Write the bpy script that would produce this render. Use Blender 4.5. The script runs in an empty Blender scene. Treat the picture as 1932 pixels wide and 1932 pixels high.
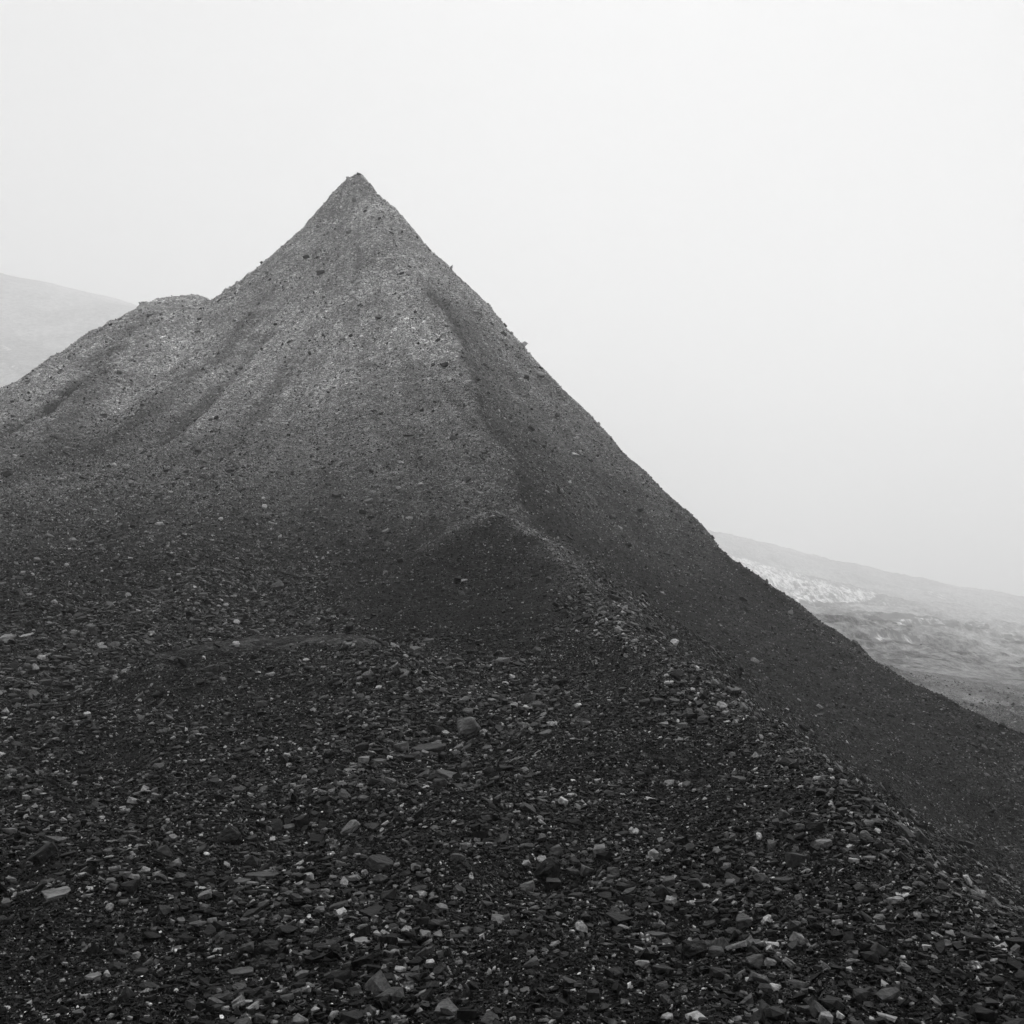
import bpy, math
import numpy as np

SC = bpy.context.scene
RNG = np.random.default_rng(11)

SKY_LO, SKY_HI, ZENITH, BACK, EXPO = 0.47, 0.54, 6.0, 0.28, 0.10
# ------------------------------------------------------------------ CAMERA
cam_d = bpy.data.cameras.new("camera")
cam = bpy.data.objects.new("camera", cam_d); SC.collection.objects.link(cam)
SC.camera = cam
cam.location = (0, 0, 0)
cam_d.sensor_width = 36.0
cam_d.lens = 36.0 * 1900.0 / 1932.0
cam.rotation_euler = (math.radians(90) + math.atan(84.0 / 1900.0), 0, 0)
cam_d.clip_start = 0.05
cam_d.clip_end = 9000

# ------------------------------------------------------------------ SKY, SUN, EXPOSURE
SUN_EL, SUN_AZ = math.radians(50), math.radians(12)     # azimuth from +Y towards +X: ahead, a little right
w = bpy.data.worlds.new("World"); SC.world = w; w.use_nodes = True
nt = w.node_tree; nt.nodes.clear()
L = nt.links.new
out = nt.nodes.new("ShaderNodeOutputWorld")
sky = nt.nodes.new("ShaderNodeTexSky"); sky.sky_type = 'NISHITA'; sky.sun_disc = False
sky.sun_elevation = SUN_EL; sky.sun_rotation = SUN_AZ
bw = nt.nodes.new("ShaderNodeRGBToBW"); L(sky.outputs[0], bw.inputs[0])
bg1 = nt.nodes.new("ShaderNodeBackground"); bg1.inputs[1].default_value = 0.05
L(bw.outputs[0], bg1.inputs[0])
# the cloud deck: near even, a broad bright patch where the sun stands behind it
tc = nt.nodes.new("ShaderNodeTexCoord")
ns = nt.nodes.new("ShaderNodeTexNoise"); ns.inputs["Scale"].default_value = 1.6; ns.inputs["Detail"].default_value = 4
L(tc.outputs["Generated"], ns.inputs["Vector"])
dt = nt.nodes.new("ShaderNodeVectorMath"); dt.operation = 'DOT_PRODUCT'
g = (math.sin(math.radians(5)) * math.cos(math.radians(22)), math.cos(math.radians(5)) * math.cos(math.radians(22)), math.sin(math.radians(22)))
L(tc.outputs["Generated"], dt.inputs[0]); dt.inputs[1].default_value = g
mr = nt.nodes.new("ShaderNodeMapRange"); mr.interpolation_type = 'SMOOTHSTEP'
mr.inputs["From Min"].default_value = 0.50; mr.inputs["From Max"].default_value = 1.0
mr.inputs["To Min"].default_value = SKY_LO; mr.inputs["To Max"].default_value = SKY_HI
L(dt.outputs["Value"], mr.inputs[0])
mn = nt.nodes.new("ShaderNodeMapRange"); mn.inputs["To Min"].default_value = 0.91; mn.inputs["To Max"].default_value = 1.09
L(ns.outputs[0], mn.inputs[0])
# unseen sky behind the camera, darkened to deepen shade on near-facing sides
sb = nt.nodes.new("ShaderNodeSeparateXYZ"); L(tc.outputs["Generated"], sb.inputs[0])
mb = nt.nodes.new("ShaderNodeMapRange"); mb.interpolation_type = 'SMOOTHSTEP'; L(sb.outputs[1], mb.inputs[0])
for i_, v_ in zip((1, 2, 3, 4), (-0.45, 0.55, BACK, 1.0)): mb.inputs[i_].default_value = v_
mk = nt.nodes.new("ShaderNodeMath"); mk.operation = 'MULTIPLY'; L(mr.outputs[0], mk.inputs[0]); L(mb.outputs[0], mk.inputs[1])
mm = nt.nodes.new("ShaderNodeMath"); mm.operation = 'MULTIPLY'; L(mk.outputs[0], mm.inputs[0]); L(mn.outputs[0], mm.inputs[1])
# unseen overhead sky, boosted well beyond plain overcast to light ground and mist
sx = nt.nodes.new("ShaderNodeSeparateXYZ"); L(tc.outputs["Generated"], sx.inputs[0])
mz = nt.nodes.new("ShaderNodeMapRange"); mz.interpolation_type = 'SMOOTHSTEP'
for i_, v_ in zip((1, 2, 3, 4), (0.50, 1.0, 1.0, ZENITH)): mz.inputs[i_].default_value = v_
L(sx.outputs[2], mz.inputs[0])
mq = nt.nodes.new("ShaderNodeMath"); mq.operation = 'MULTIPLY'; L(mm.outputs[0], mq.inputs[0]); L(mz.outputs[0], mq.inputs[1])
bg2 = nt.nodes.new("ShaderNodeBackground"); L(mq.outputs[0], bg2.inputs[0])
ad = nt.nodes.new("ShaderNodeAddShader"); L(bg1.outputs[0], ad.inputs[0]); L(bg2.outputs[0], ad.inputs[1])
L(ad.outputs[0], out.inputs[0])

sun_d = bpy.data.lights.new("sun", 'SUN'); sun_d.energy = 1.5; sun_d.angle = math.radians(10); sun_d.color = (1, 1, 1)
sun = bpy.data.objects.new("sun", sun_d); SC.collection.objects.link(sun)
from mathutils import Vector, Matrix
sd = Vector((math.sin(SUN_AZ) * math.cos(SUN_EL), math.cos(SUN_AZ) * math.cos(SUN_EL), math.sin(SUN_EL)))
sun.rotation_euler = (-sd).to_track_quat('-Z', 'Y').to_euler()

SC.view_settings.view_transform = 'Standard'; SC.view_settings.look = 'None'
SC.view_settings.exposure = EXPO; SC.view_settings.gamma = 1.0
cy = SC.cycles
cy.max_bounces = 12; cy.diffuse_bounces = 2; cy.glossy_bounces = 2; cy.volume_bounces = 10
cy.use_adaptive_sampling = True; cy.adaptive_threshold = 0.02
HAZE = 0.00086
# ------------------------------------------------------------------ TERRAIN
# The photograph's frame is measured in 1932 units a side; a point is given as
# (column, row, distance ahead) and turned into metres with the lens below.
FPX = 1900.0
PITCH = -math.atan(84.0 / FPX)      # minus: the lens looks slightly up
def at(px, py, d):
    u = (px - 966) / FPX
    v = (966 - py) / FPX
    dy = math.cos(PITCH) + v * math.sin(PITCH)
    dz = -math.sin(PITCH) + v * math.cos(PITCH)
    return (u * d / dy, d, dz * d / dy)

def proj(x, y, z):
    """metres -> (column, row) of the 1932 frame"""
    f = y * math.cos(PITCH) - z * math.sin(PITCH)
    up = y * math.sin(PITCH) + z * math.cos(PITCH)
    return 966 + FPX * x / f, 966 - FPX * up / f

SKY_RIGHT = [(686,333,120),(704,355,119.5),(711,368,119),(731,383,118.7),(760,412,118),(800,462,116),(850,510,113),(900,560,110),(950,614,107),(1000,672,103),
             (1060,740,99),(1160,830,92),(1250,925,85),(1340,1005,79),(1430,1085,73),(1530,1165,68),(1630,1230,62),
             (1700,1275,58),(1800,1328,54),(1932,1395,50),(2100,1460,47),(2300,1520,44)]
SKY_LEFT = [(665,334,121),(640,352,121),(600,395,120),(575,425,120),(520,476,119),(470,520,118),(430,550,117),(400,572,116)]
MOUND = [(395,570,132),(370,568,134),(340,573,133),(312,577,131.5),(285,584,130),(250,600,127.5),(220,617,124.5),(185,638,120.5),(150,656,116.5),(120,672,113),(85,695,109.5),(50,717,106),(0,748,101.5),(-60,776,98),(-150,820,93),(-400,930,84)]
CREST = [(690,380,115),(705,405,112),(720,440,108),(750,490,101),(780,525,96),(800,550,92),(830,590,87),(850,640,82),(868,690,78),
         (885,740,73),(915,790,68),(945,845,63),(965,885,59),(975,930,54)]
NEAR_CREST = [(948,984,45),(975,990,43),(1010,1008,40.5),(1050,1032,37),(1085,1075,32),(1110,1110,29),(1150,1142,26),(1190,1172,23),(1240,1200,20.3),
              (1290,1232,18),(1340,1270,16),(1400,1312,14),(1470,1356,12.4),(1540,1402,11),(1590,1445,10),(1640,1500,9),
              (1715,1570,8),(1790,1640,7),(1860,1690,6.5),(1932,1742,6.1),(2080,1850,5.4),(2300,2000,4.7)]
FACE = [  # the left face of the pile and the basin below it
    (640,420,117),(600,500,110),(700,520,104),(620,600,96),(520,560,106),(550,650,91),(700,650,85),(450,680,94),(800,700,78),
    (420,620,104),(600,760,77),(760,780,72),(860,820,65),(450,800,76),(340,690,96),(250,760,86),(230,830,75),(150,860,70),
    (600,870,64),(780,890,59),(900,930,54),(320,870,66),(100,930,60),(0,900,63),(-200,980,52),(460,920,56),(650,960,51),(800,985,47),
    (880,1000,45.5),(300,960,51),(100,1000,48),(0,980,50),(600,1040,43),(400,1040,42),(200,1060,40),(0,1060,40),(-300,1080,36),
    (760,1040,42),(700,1110,36),(500,1120,34),(300,1130,33),(100,1130,32),(600,1180,29),(400,1190,27.5),(200,1200,27),(0,1200,26.5),
    (-300,1210,25),(500,1240,24),(250,1260,23),(0,1270,21.5),(850,1080,34.5),(950,1090,32.5),(1020,1100,31),(800,1160,29),(950,1170,26.5),
    (1060,1170,25),(700,1230,23.5),(850,1240,21.5),(1000,1240,21),(1120,1225,20.3),(350,1300,19.6),(120,1330,17.5),(-200,1330,17),
    (600,1290,18.8),(800,1310,16.6),(1000,1310,16.5),(1150,1290,16.7),(1250,1320,15.2),(400,1370,15.2),(700,1380,13.8),(0,1410,14),(200,1420,13.6),
    (900,1390,13.2),(1100,1380,13.3),(1300,1390,12.7),(500,1470,12),(800,1480,11),(1050,1470,10.9),(1250,1480,10.7),(1420,1460,10.7),
    (0,1520,11),(250,1540,10.4),(-300,1520,10.5),(600,1570,9.4),(900,1570,9),(1200,1580,8.7),(1450,1560,8.7),(0,1640,8.4),(300,1660,7.9),(600,1680,7.6),
    (900,1680,7.3),(1200,1690,7),(1500,1680,7),(1700,1690,6.7),(0,1760,6.6),(300,1790,6.3),(600,1800,6.1),(900,1800,5.9),(1200,1800,5.8),
    (1500,1800,5.7),(1750,1790,5.7),(0,1900,5.3),(400,1920,5.0),(800,1920,4.85),(1200,1920,4.75),(1600,1920,4.7),(1900,1890,4.9),(-400,1750,6),(-400,1950,4.6)]
RFACE = [  # the right face, seen past the near crest
    (760,470,110),(830,540,100),(900,620,97),(900,680,85),(960,740,84),(950,780,76),(1020,830,76),(1010,880,68),(1080,900,73),(1150,980,70),(1060,960,61),
    (1040,1010,53),(1250,1060,66),(1180,1090,56),(1150,1120,47),(1350,1140,60),(1300,1180,50),(1290,1215,40),(1450,1210,54),(1430,1260,45),(1430,1310,35),
    (1580,1290,49),(1580,1370,41),(1600,1440,33),(1720,1350,47),(1740,1450,38),(1760,1560,31),(1850,1430,44),(1880,1540,36),(1920,1660,29),(2100,1560,38),(2100,1700,29),(2300,1800,25),(1932,1745,26),(1850,1640,28.5)]
FAR_SKY = [(1250,990,950),(1345,1010,940),(1420,1029,930),(1500,1050,915),(1600,1072,900),(1700,1093,880),(1800,1113,860),(1870,1124,850),(1932,1131,840),(2100,1150,820),(2400,1170,800),
           (-300,430,860),(-100,487,880),(0,517,900),(60,529,930),(110,546,960),(170,563,1000),(240,590,1060),(320,625,1130),(700,760,1150),(1000,900,1050)]
LOWL = [(4.5,4,-3.6),(4.3,6.2,-3.5),(4.3,8,-3.6),(4.6,10,-4.0),(5,12,-4.3),(5,14,-4.1),(5.6,9,-5.0),(5,16.5,-3.8),(5,20,-3.45),(4.8,24,-3.0),(-.4,48.5,1.2),(1.2,46,.6),(-3,48,.9),(-9,3,-2.1),(-14,8,-2.8),(-6,0,-1.75),(-10,-8,-1.9),(0,0,-1.7),(0,-4,-1.5),(4,-3,-2.0),(2.6,2.5,-2.05),(0,2.6,-1.95),(-2,2.5,-1.95),
        (8,4.5,-5.2),(7.5,12,-4.8),(7.0,20,-4.4),(6.5,28,-3.6),(12,8,-8.0),(12,18,-7.6),(10,-8,-6.5),(20,-5,-11),(0,-25,-4),(-25,-20,-3),(-30,5,-3.5),(-30,20,-2.6),(-45,40,0.5)]
# far country: the moor on the right, the valley behind the pile, the hillside on the left
FAR = [(1932,1330,100),(1800,1290,130),(1932,1290,160),(2200,1350,130),(2300,1250,300),(1932,1250,220),(1700,1215,220),(1932,1215,310),(1560,1150,330),(1750,1180,330),(1932,1190,420),(1500,1110,460),
       (1700,1150,480),(1932,1170,540),(2300,1190,560),(1400,1060,640),(1600,1105,640),(1800,1140,660),(1932,1152,680),
       (0,800,420),(100,760,470),(0,740,560),(150,700,620),(-300,700,560),(0,640,720),(150,640,780),(-300,850,300)]

def push(L):
    return [(a, b, d if d < 200 else 200 + (d - 200) * (2.8 if a > 1150 else 2.1)) for a, b, d in L]
FAR = push(FAR); FAR_SKY = push(FAR_SKY)
def cp():
    P = [at(678, 326, 120)]
    for L in (SKY_RIGHT, SKY_LEFT, MOUND, CREST, NEAR_CREST, FACE, RFACE, FAR, FAR_SKY):
        P += [at(*q) for q in L]
    # ground falls away behind every skyline of the pile
    for L, s in ((SKY_RIGHT, .62), (SKY_LEFT[2:], .3), (MOUND, .55)):
        for q in L:
            x, y, z = at(*q); r = math.hypot(x, y)
            for k in (5.0, 18.0):
                P.append((x * (1 + k / r), y * (1 + k / r), z - k * s))
    P += [at(678, 326, 120)[:2] + (0,)] if False else []
    P += LOWL
    P += [(-18,140,30),(-20,165,12),(0,150,6),(12,118,2),(30,105,-9),(45,95,-17.5),(52,112,-18),(60,75,-16),(25,130,-6),(50,130,-15),(75,100,-16),(50,30,-14),(40,10,-13),(-75,150,4),(-95,110,-2),(-60,190,-4),(-110,60,0),
          (-30,150,22),(-45,158,18),(0,200,-12),(40,180,-18),(80,150,-19),(110,110,-19),(60,240,-22),(-60,250,-5),(-130,180,0),(-150,250,20),(120,0,-25),(90,40,-19),(0,-120,-12),(-150,0,-4),
          (0,350,-24),(100,330,-26),(-100,350,0),(-300,300,75),(-400,0,60),(400,0,-45),(0,-500,-40),(-900,0,200),(900,0,-60),(0,-1300,-60),(-1600,-1200,120),(1600,-1200,-80),
          (60,500,-24),(-40,500,-15),(100,750,-22),(-2800,1900,600)]
    for q in FAR_SKY:                       # and behind the far skylines
        x, y, z = at(*q); r = math.hypot(x, y)
        for k, s in ((100., .16), (450., .14), (1100., .14)):
            P.append((x * (1 + k / r), y * (1 + k / r), z - k * s))
    return np.array(P, float)
CP = cp()
def warp(r):
    return r
def _solve():
    # compress distance so that near and far control points weigh alike
    A = feat(CP[:, 0], CP[:, 1])
    D = np.sqrt(((A[:, None] - A[None]) ** 2).sum(2))
    n = len(A)
    M = np.zeros((n + 3, n + 3)); M[:n, :n] = D + np.eye(n) * -1e-4
    M[:n, n] = 1; M[:n, n + 1:] = A; M[n, :n] = 1; M[n + 1:, :n] = A.T
    b = np.zeros(n + 3); b[:n] = CP[:, 2]
    return A, np.linalg.solve(M, b)
def feat(x, y):
    return np.stack([x, y], 1)
CPA, CPW = _solve()
def h_base(x, y):
    x = np.asarray(x, float).ravel(); y = np.asarray(y, float).ravel()
    out = np.empty(len(x)); n = len(CPA)
    for i in range(0, len(x), 20000):
        xs = x[i:i + 20000, None]; ys = y[i:i + 20000, None]
        D = np.sqrt((xs - CPA[None, :, 0]) ** 2 + (ys - CPA[None, :, 1]) ** 2 + .02)
        out[i:i + 20000] = D @ CPW[:n] + CPW[n] + xs[:, 0] * CPW[n + 1] + ys[:, 0] * CPW[n + 2]
    return out
# ------------------------------------------------------------------ NAMED STONES
# column, row, width (frame units), height/width, tone, kind, tilt, description
N = [
(75,1612,64,.55,.030,'slab',34,'long dark slab tilted up at the left edge'),
(100,1685,56,.40,.20,'shard',4,'pale ragged shard under the tilted slab'),
(21,1661,19,.7,.22,'block',0,'small pale stone touching the left picture edge'),
(176,1841,32,.42,.24,'slab',6,'pale flat chip alone on fine dark grit'),
(226,1823,42,.40,.035,'slab',-24,'dark oblong slab beside the pale flat chip'),
(334,1793,22,.55,.60,'pitted',0,'white quartz flake on the fine grit'),
(390,1611,12,.6,.62,'round',0,'small bright white pebble in dark rubble'),
(309,1609,28,.8,.06,'block',10,'grey squarish stone left of the white pebble'),
(452,1832,50,.42,.11,'slab',0,'wide pale topped slab casting a black hollow'),
(460,1926,26,1.0,.42,'pitted',0,'white speckled lump at the bottom edge'),
(447,1893,28,.75,.24,'layered',30,'layered pale stone above the speckled lump'),
(454,1663,38,.38,.12,'slab',0,'long grey slab right of the middle left'),
(16,1569,26,.5,.22,'block',5,'pale blocky stone high on the left edge'),
(244,1571,26,.5,.12,'slab',0,'grey flat slab with light upper edge'),
(207,1587,24,.32,.16,'slab',0,'thin pale plate left of the flat slab'),
(282,1859,42,.45,.04,'slab',-12,'dark slab with a bright upper rim'),
(232,1700,22,.6,.13,'shard',0,'grey triangular shard below coarse rubble'),
(241,1675,32,.7,.03,'block',8,'black angular block under coarse rubble'),
(430,1580,50,.7,.02,'boulder',0,'black boulder sprinkled with white specks'),
(883,1373,44,.75,.16,'block',18,'large pale topped rock crowning the central rubble'),
(808,1410,66,.36,.06,'slab',4,'broad dark slab with a pale right corner'),
(822,1403,20,.7,.38,'block',0,'pale fractured cap on the broad dark slab'),
(843,1465,52,.34,.11,'shard',-20,'long grey wedge pointing right in the centre'),
(830,1481,28,.8,.07,'block',0,'smooth dark block beneath the long grey wedge'),
(881,1447,22,1.0,.12,'round',0,'rounded grey cobble right of the long wedge'),
(660,1558,44,.7,.20,'layered',32,'streaky pale layered rock leaning to the right'),
(628,1597,26,1.0,.50,'pitted',0,'white crystalline lump left of centre'),
(624,1614,20,.6,.62,'pitted',0,'bright white flake under the crystalline lump'),
(718,1626,60,.55,.045,'slab',-22,'big dark roof shaped slab over a hollow'),
(1033,1641,58,.75,.03,'boulder',0,'large black arched boulder in the lower middle'),
(1047,1668,28,.8,.07,'block',5,'brown grey block under the arched boulder'),
(1063,1513,13,1.5,.45,'block',60,'upright white splinter in the middle rubble'),
(1018,1546,17,.8,.24,'round',0,'pale round pebble right of the centre'),
(1048,1608,26,.9,.15,'block',10,'mottled pale block above the arched boulder'),
(1028,1382,28,.55,.15,'slab',10,'grey flat stone right of the central rubble'),
(918,1410,23,.5,.11,'slab',5,'grey slab under the crowning pale rock'),
(864,1408,22,.5,.20,'shard',25,'pale slanting shard between two central slabs'),
(823,1376,28,.8,.035,'block',0,'dark angular block left of the crowning rock'),
(840,1381,16,.6,.30,'slab',-15,'pale chip against the dark angular block'),
(868,1679,28,.6,.08,'slab',-25,'grey slanting slab in the lower middle'),
(790,1676,34,.55,.04,'slab',8,'dark peaked slab with a white lower tip'),
(714,1434,30,.35,.13,'slab',4,'flat grey plate left of the broad slab'),
(738,1476,30,.55,.14,'shard',-20,'grey sloping shard left of the long wedge'),
(644,1481,20,.6,.17,'round',0,'pale oval cobble left of the sloping shard'),
(960,1523,17,.8,.34,'pitted',0,'white ringed pebble right of the smooth block'),
(855,1696,15,.7,.55,'pitted',0,'white pebble with dark cracks in lower middle'),
(1122,1252,14,1.0,.62,'pitted',0,'bright white cube of quartz near the crest'),
(1091,1331,14,.65,.48,'round',0,'pale oval pebble on the smooth slope'),
(1271,1212,17,.8,.45,'block',0,'pale stone on the very edge of the crest'),
(1369,1192,19,.4,.06,'slab',-30,'dark rimmed slab out on the right face'),
(1424,1246,15,.6,.26,'block',-20,'pale stone low on the right face'),
(1547,1332,14,.6,.28,'slab',-20,'pale stone near the foot of the face'),
(1159,1128,26,.35,.045,'slab',0,'dark flat slab at the top of crest rubble'),
(1242,1324,23,.55,.05,'block',0,'dark block with pale rim on the crest flank'),
(1217,1327,22,.6,.035,'block',12,'black block left of the pale rimmed block'),
(1252,1364,18,.5,.22,'shard',0,'pale pointed flake on the crest flank'),
(1289,1371,21,.6,.14,'block',8,'grey wedge stone right of the pointed flake'),
(1299,1346,20,.8,.09,'block',-15,'grey upright block above the wedge stone'),
(1363,1331,18,.6,.36,'block',-15,'pale block among the crest slabs'),
(1394,1472,28,.55,.07,'slab',-18,'lone grey slab on the lower crest flank'),
(1252,1437,19,.7,.05,'block',0,'dark lone block on the smooth flank'),
(1382,1407,18,.7,.06,'block',20,'pointed dark block with pale tip near crest'),
(1480,1536,21,.75,.14,'block',-10,'rounded grey block on the crest bend'),
(1354,1271,13,.6,.20,'block',-20,'grey stone poking over the crest line'),
(1107,1365,18,.6,.20,'block',0,'pale grey stone below the oval pebble'),
(1195,1176,24,.35,.08,'slab',-8,'grey slab in the stacked crest plates'),
(1180,1190,22,.4,.05,'slab',8,'dark plate under the stacked crest slabs'),
(1166,1188,17,.7,.26,'block',0,'pale nub among the stacked crest plates'),
(1709,1622,32,.45,.03,'slab',-38,'dark leaning slab on the lower crest'),
(1756,1642,28,.35,.03,'slab',-48,'dark steep plate right of the leaning slab'),
(1479,1659,46,.30,.055,'slab',-4,'long low dark slab in lower right rubble'),
(1539,1562,32,.65,.025,'block',8,'black squarish block left of the crest'),
(1641,1617,27,.45,.20,'slab',10,'pale flat slab on the lower crest'),
(1631,1578,24,.8,.14,'round',0,'brownish mottled cobble on the lower crest'),
(1680,1695,27,.55,.055,'slab',-30,'grey leaning plate in the lower right'),
(1699,1724,22,.75,.02,'block',0,'black lump below the grey leaning plate'),
(1671,1827,42,.38,.05,'slab',-10,'broad dark slab near the bottom right'),
(1838,1824,25,.75,.55,'pitted',0,'white pitted lump near the right edge'),
(1870,1746,18,.9,.45,'pitted',-20,'whitish crusted stone by the right edge'),
(1771,1764,24,.5,.28,'shard',-20,'pale kite shaped flake in the lower right'),
(1771,1889,24,.8,.24,'layered',-40,'pale layered stone near the bottom right corner'),
(1811,1840,24,.8,.07,'block',-30,'grey block left of the pitted lump'),
(1828,1765,30,.5,.035,'slab',-5,'dark slab over a small pale pebble'),
(1585,1917,12,1.2,.5,'block',60,'white sliver at the bottom right'),
(1599,1741,14,.45,.42,'slab',-10,'small pale flat pebble in the lower right'),
(1490,1817,24,.8,.20,'layered',-40,'streaky pale stone in the bottom right rubble'),
(1479,1536,18,.6,.16,'block',0,'pale grey stone by the crest bend'),
(1501,1742,18,.6,.09,'block',0,'grey stone west of the small flat pebble'),
(1660,1597,22,.7,.045,'block',-40,'dark block between the crest cobble and slab'),
(137,1019,14,.65,.30,'round',0,'pale oval stone high on the left slope'),
(50,1198,26,.35,.30,'slab',10,'pale thin plate at the left in coarse rubble'),
(12,1207,26,.6,.26,'block',0,'pale mottled block on the left edge'),
(215,1216,20,.55,.22,'block',15,'pale topped block in the left rubble'),
(106,1142,18,.5,.12,'slab',0,'grey slab in the upper left rubble'),
(347,1253,30,.6,.02,'block',-25,'dark hollow slab at the rubble lip'),
(400,1262,27,.55,.10,'block',20,'grey angular stone at the rubble lip'),
(372,1174,22,.5,.03,'block',0,'dark block in the middle left rubble'),
(437,1125,17,.5,.22,'shard',15,'pale shard at the top of the rubble'),
(320,1352,18,.45,.16,'slab',-30,'grey tilted plate under the rubble lip'),
(367,1384,19,.6,.12,'round',0,'grey cobble below the tilted plate'),
(218,1280,11,.9,.30,'round',0,'small pale round stone left of the lip'),
(182,1291,12,.9,.36,'pitted',0,'whitish pebble left of the rubble lip'),
(75,1258,27,.5,.04,'slab',0,'dark wide slab in the left rubble'),
(770,820,24,.35,.018,'slab',-3,'black flat slab alone on the main face'),
(588,743,11,.6,.26,'block',10,'pale stone high on the main face'),
(694,943,19,.55,.17,'slab',12,'pale flat stone on the dark lower face'),
(728,1001,15,.6,.24,'slab',5,'light plate above a smaller pale stone'),
(731,1026,14,.8,.24,'block',30,'pale stone directly below the light plate'),
(503,973,11,.9,.24,'round',0,'pale cobble left on the lower face'),
(541,943,16,.6,.14,'shard',15,'grey stone above the pale cobble'),
(595,961,14,.6,.18,'shard',20,'pale shard between two face stones'),
(596,869,15,.4,.05,'slab',-8,'dark slab at mid height on the face'),
(547,643,16,.45,.03,'slab',10,'dark slab on the upper left face'),
(606,513,16,.6,.025,'block',0,'dark boulder on the upper left summit slope'),
(578,484,15,.5,.03,'block',0,'dark stone near the left summit skyline'),
(737,437,15,.35,.05,'slab',-5,'dark slab just below the summit right side'),
(676,329,8,.6,.04,'block',0,'small stone perched on the very summit'),
(952,613,9,.7,.04,'block',-40,'stone jutting from the right skyline'),
(1020,695,9,.7,.04,'block',-20,'block standing on the right skyline'),
(993,711,12,.8,.03,'block',-40,'dark stone beside the right skyline block'),
(900,714,13,.6,.025,'block',-30,'dark rock beside the upper crest'),
(1002,808,12,.7,.02,'block',-30,'dark stone below a row of plates'),
(718,597,22,.4,.02,'slab',-10,'dark ledge stone under the pale streak'),
(1075,910,9,.8,.40,'shard',-50,'white shard on the right face'),
(1060,925,9,.7,.36,'shard',-30,'white flake left of the white shard'),
(1110,936,15,.5,.22,'slab',-25,'pale slab right of two white flakes'),
(1150,918,13,.55,.05,'slab',-25,'dark slab near the right skyline'),
(863,1095,14,1.0,.02,'block',0,'dark upright block on the smooth hump'),
(875,1094,16,.5,.22,'slab',8,'pale slab leaning on the dark upright block'),
(752,1156,20,.35,.17,'slab',35,'pale slanting plate on the smooth hump'),
(1035,1092,12,.7,.16,'round',0,'grey cobble on the hump near the crest'),
(1032,1021,9,.8,.26,'round',0,'pale pebble behind the hump top'),
(870,1119,15,.7,.07,'block',0,'grey lump below the leaning pale slab'),
(545,1266,12,.8,.14,'block',0,'grey cube on the gravel below the hump'),
(637,1273,24,.35,.02,'slab',-8,'black low slab left of the middle'),
(655,1274,12,.8,.12,'block',-30,'grey stone right of the black low slab'),
(523,1106,22,.7,.15,'block',25,'pale angular rock at the rubble top right'),
(494,1652,60,.30,.10,'slab',0,'long grey brown slab left of lower middle'),
(473,1627,26,.9,.07,'block',20,'dark upright rock above the long brown slab'),
(602,1691,34,.65,.26,'pitted',0,'speckled pale pyramid stone in the lower rubble'),
(636,1709,40,.28,.10,'layered',14,'thin streaked slab right of the speckled pyramid'),
(685,1774,36,.5,.26,'slab',-4,'broad pale grey slab in the bottom middle'),
(661,1765,14,.7,.55,'shard',30,'white flake beside the broad pale slab'),
(652,1786,20,.45,.26,'slab',0,'pale plate under the white flake'),
(707,1736,17,.9,.60,'pitted',0,'bright white lump above the broad slab'),
(586,1729,13,.55,.5,'slab',5,'white chip left of the bright white lump'),
(542,1734,15,.8,.22,'block',0,'pale grey pebble left of the white chip'),
(622,1837,42,.34,.09,'slab',12,'grey lens shaped slab at the bottom left'),
(576,1780,28,.75,.12,'pitted',0,'rough mottled cobble in the bottom left rubble'),
(505,1789,44,.55,.025,'boulder',0,'black hooded boulder in the bottom left rubble'),
(488,1822,36,.65,.10,'pitted',0,'dark crystalline lump below the hooded boulder'),
(670,1872,28,.5,.06,'block',5,'dark square faced slab at the bottom'),
(541,1882,26,.55,.12,'shard',10,'grey shard near the bottom left edge'),
(565,1893,26,.35,.10,'slab',8,'thin grey plate right of the bottom shard'),
(768,1862,26,.45,.32,'pitted',0,'whitish crust stone at the bottom middle'),
(845,1853,22,.45,.15,'slab',35,'grey slanting finger stone at the bottom middle'),
(865,1815,17,.8,.48,'pitted',0,'white flower shaped stone on fine gravel'),
(825,1746,32,.5,.05,'block',-6,'dark rock with three facets right of bottom middle'),
(863,1744,15,.8,.32,'pitted',0,'whitish pebble right of the three faceted rock'),
(784,1832,17,.8,.11,'block',0,'grey stone on the bottom middle gravel'),
(1168,1711,24,.8,.24,'pitted',0,'pale veined knob in the lower right centre'),
(1238,1762,44,.36,.11,'slab',-5,'long grey slab below the veined knob'),
(1217,1774,22,.8,.50,'pitted',0,'white knobbly stone under the long grey slab'),
(1232,1726,26,.6,.28,'pitted',-10,'pale crusted wedge right of the veined knob'),
(1093,1747,22,.65,.55,'pitted',0,'white ribbed stone right of bottom centre'),
(1138,1707,16,.5,.52,'pitted',0,'small white ringed flake left of the knob'),
(1311,1797,46,.85,.03,'boulder',0,'big dark boulder in the bottom right rubble'),
(1405,1742,36,.75,.10,'block',15,'grey cracked wedge above the bottom right rubble'),
(1384,1757,34,.55,.05,'slab',-10,'dark plate under the grey cracked wedge'),
(1424,1818,34,.7,.12,'block',10,'pale edged rock over a black hollow'),
(1262,1887,34,.5,.045,'slab',-25,'dark slab at the bottom right of centre'),
(1289,1868,22,.5,.34,'pitted',0,'whitish knob above the bottom dark slab'),
(1001,1817,30,.5,.12,'block',0,'grey flat block right of the fine gravel'),
(1065,1805,18,.6,.04,'block',0,'dark cube with a pale top'),
(992,1867,22,.5,.15,'slab',0,'pale grey plate near the bottom centre'),
(1120,1881,26,.9,.05,'block',0,'brown grey tooth stone at the bottom'),
(1249,1829,44,.45,.04,'slab',-10,'dark broad rock below the knobbly stone'),
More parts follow.
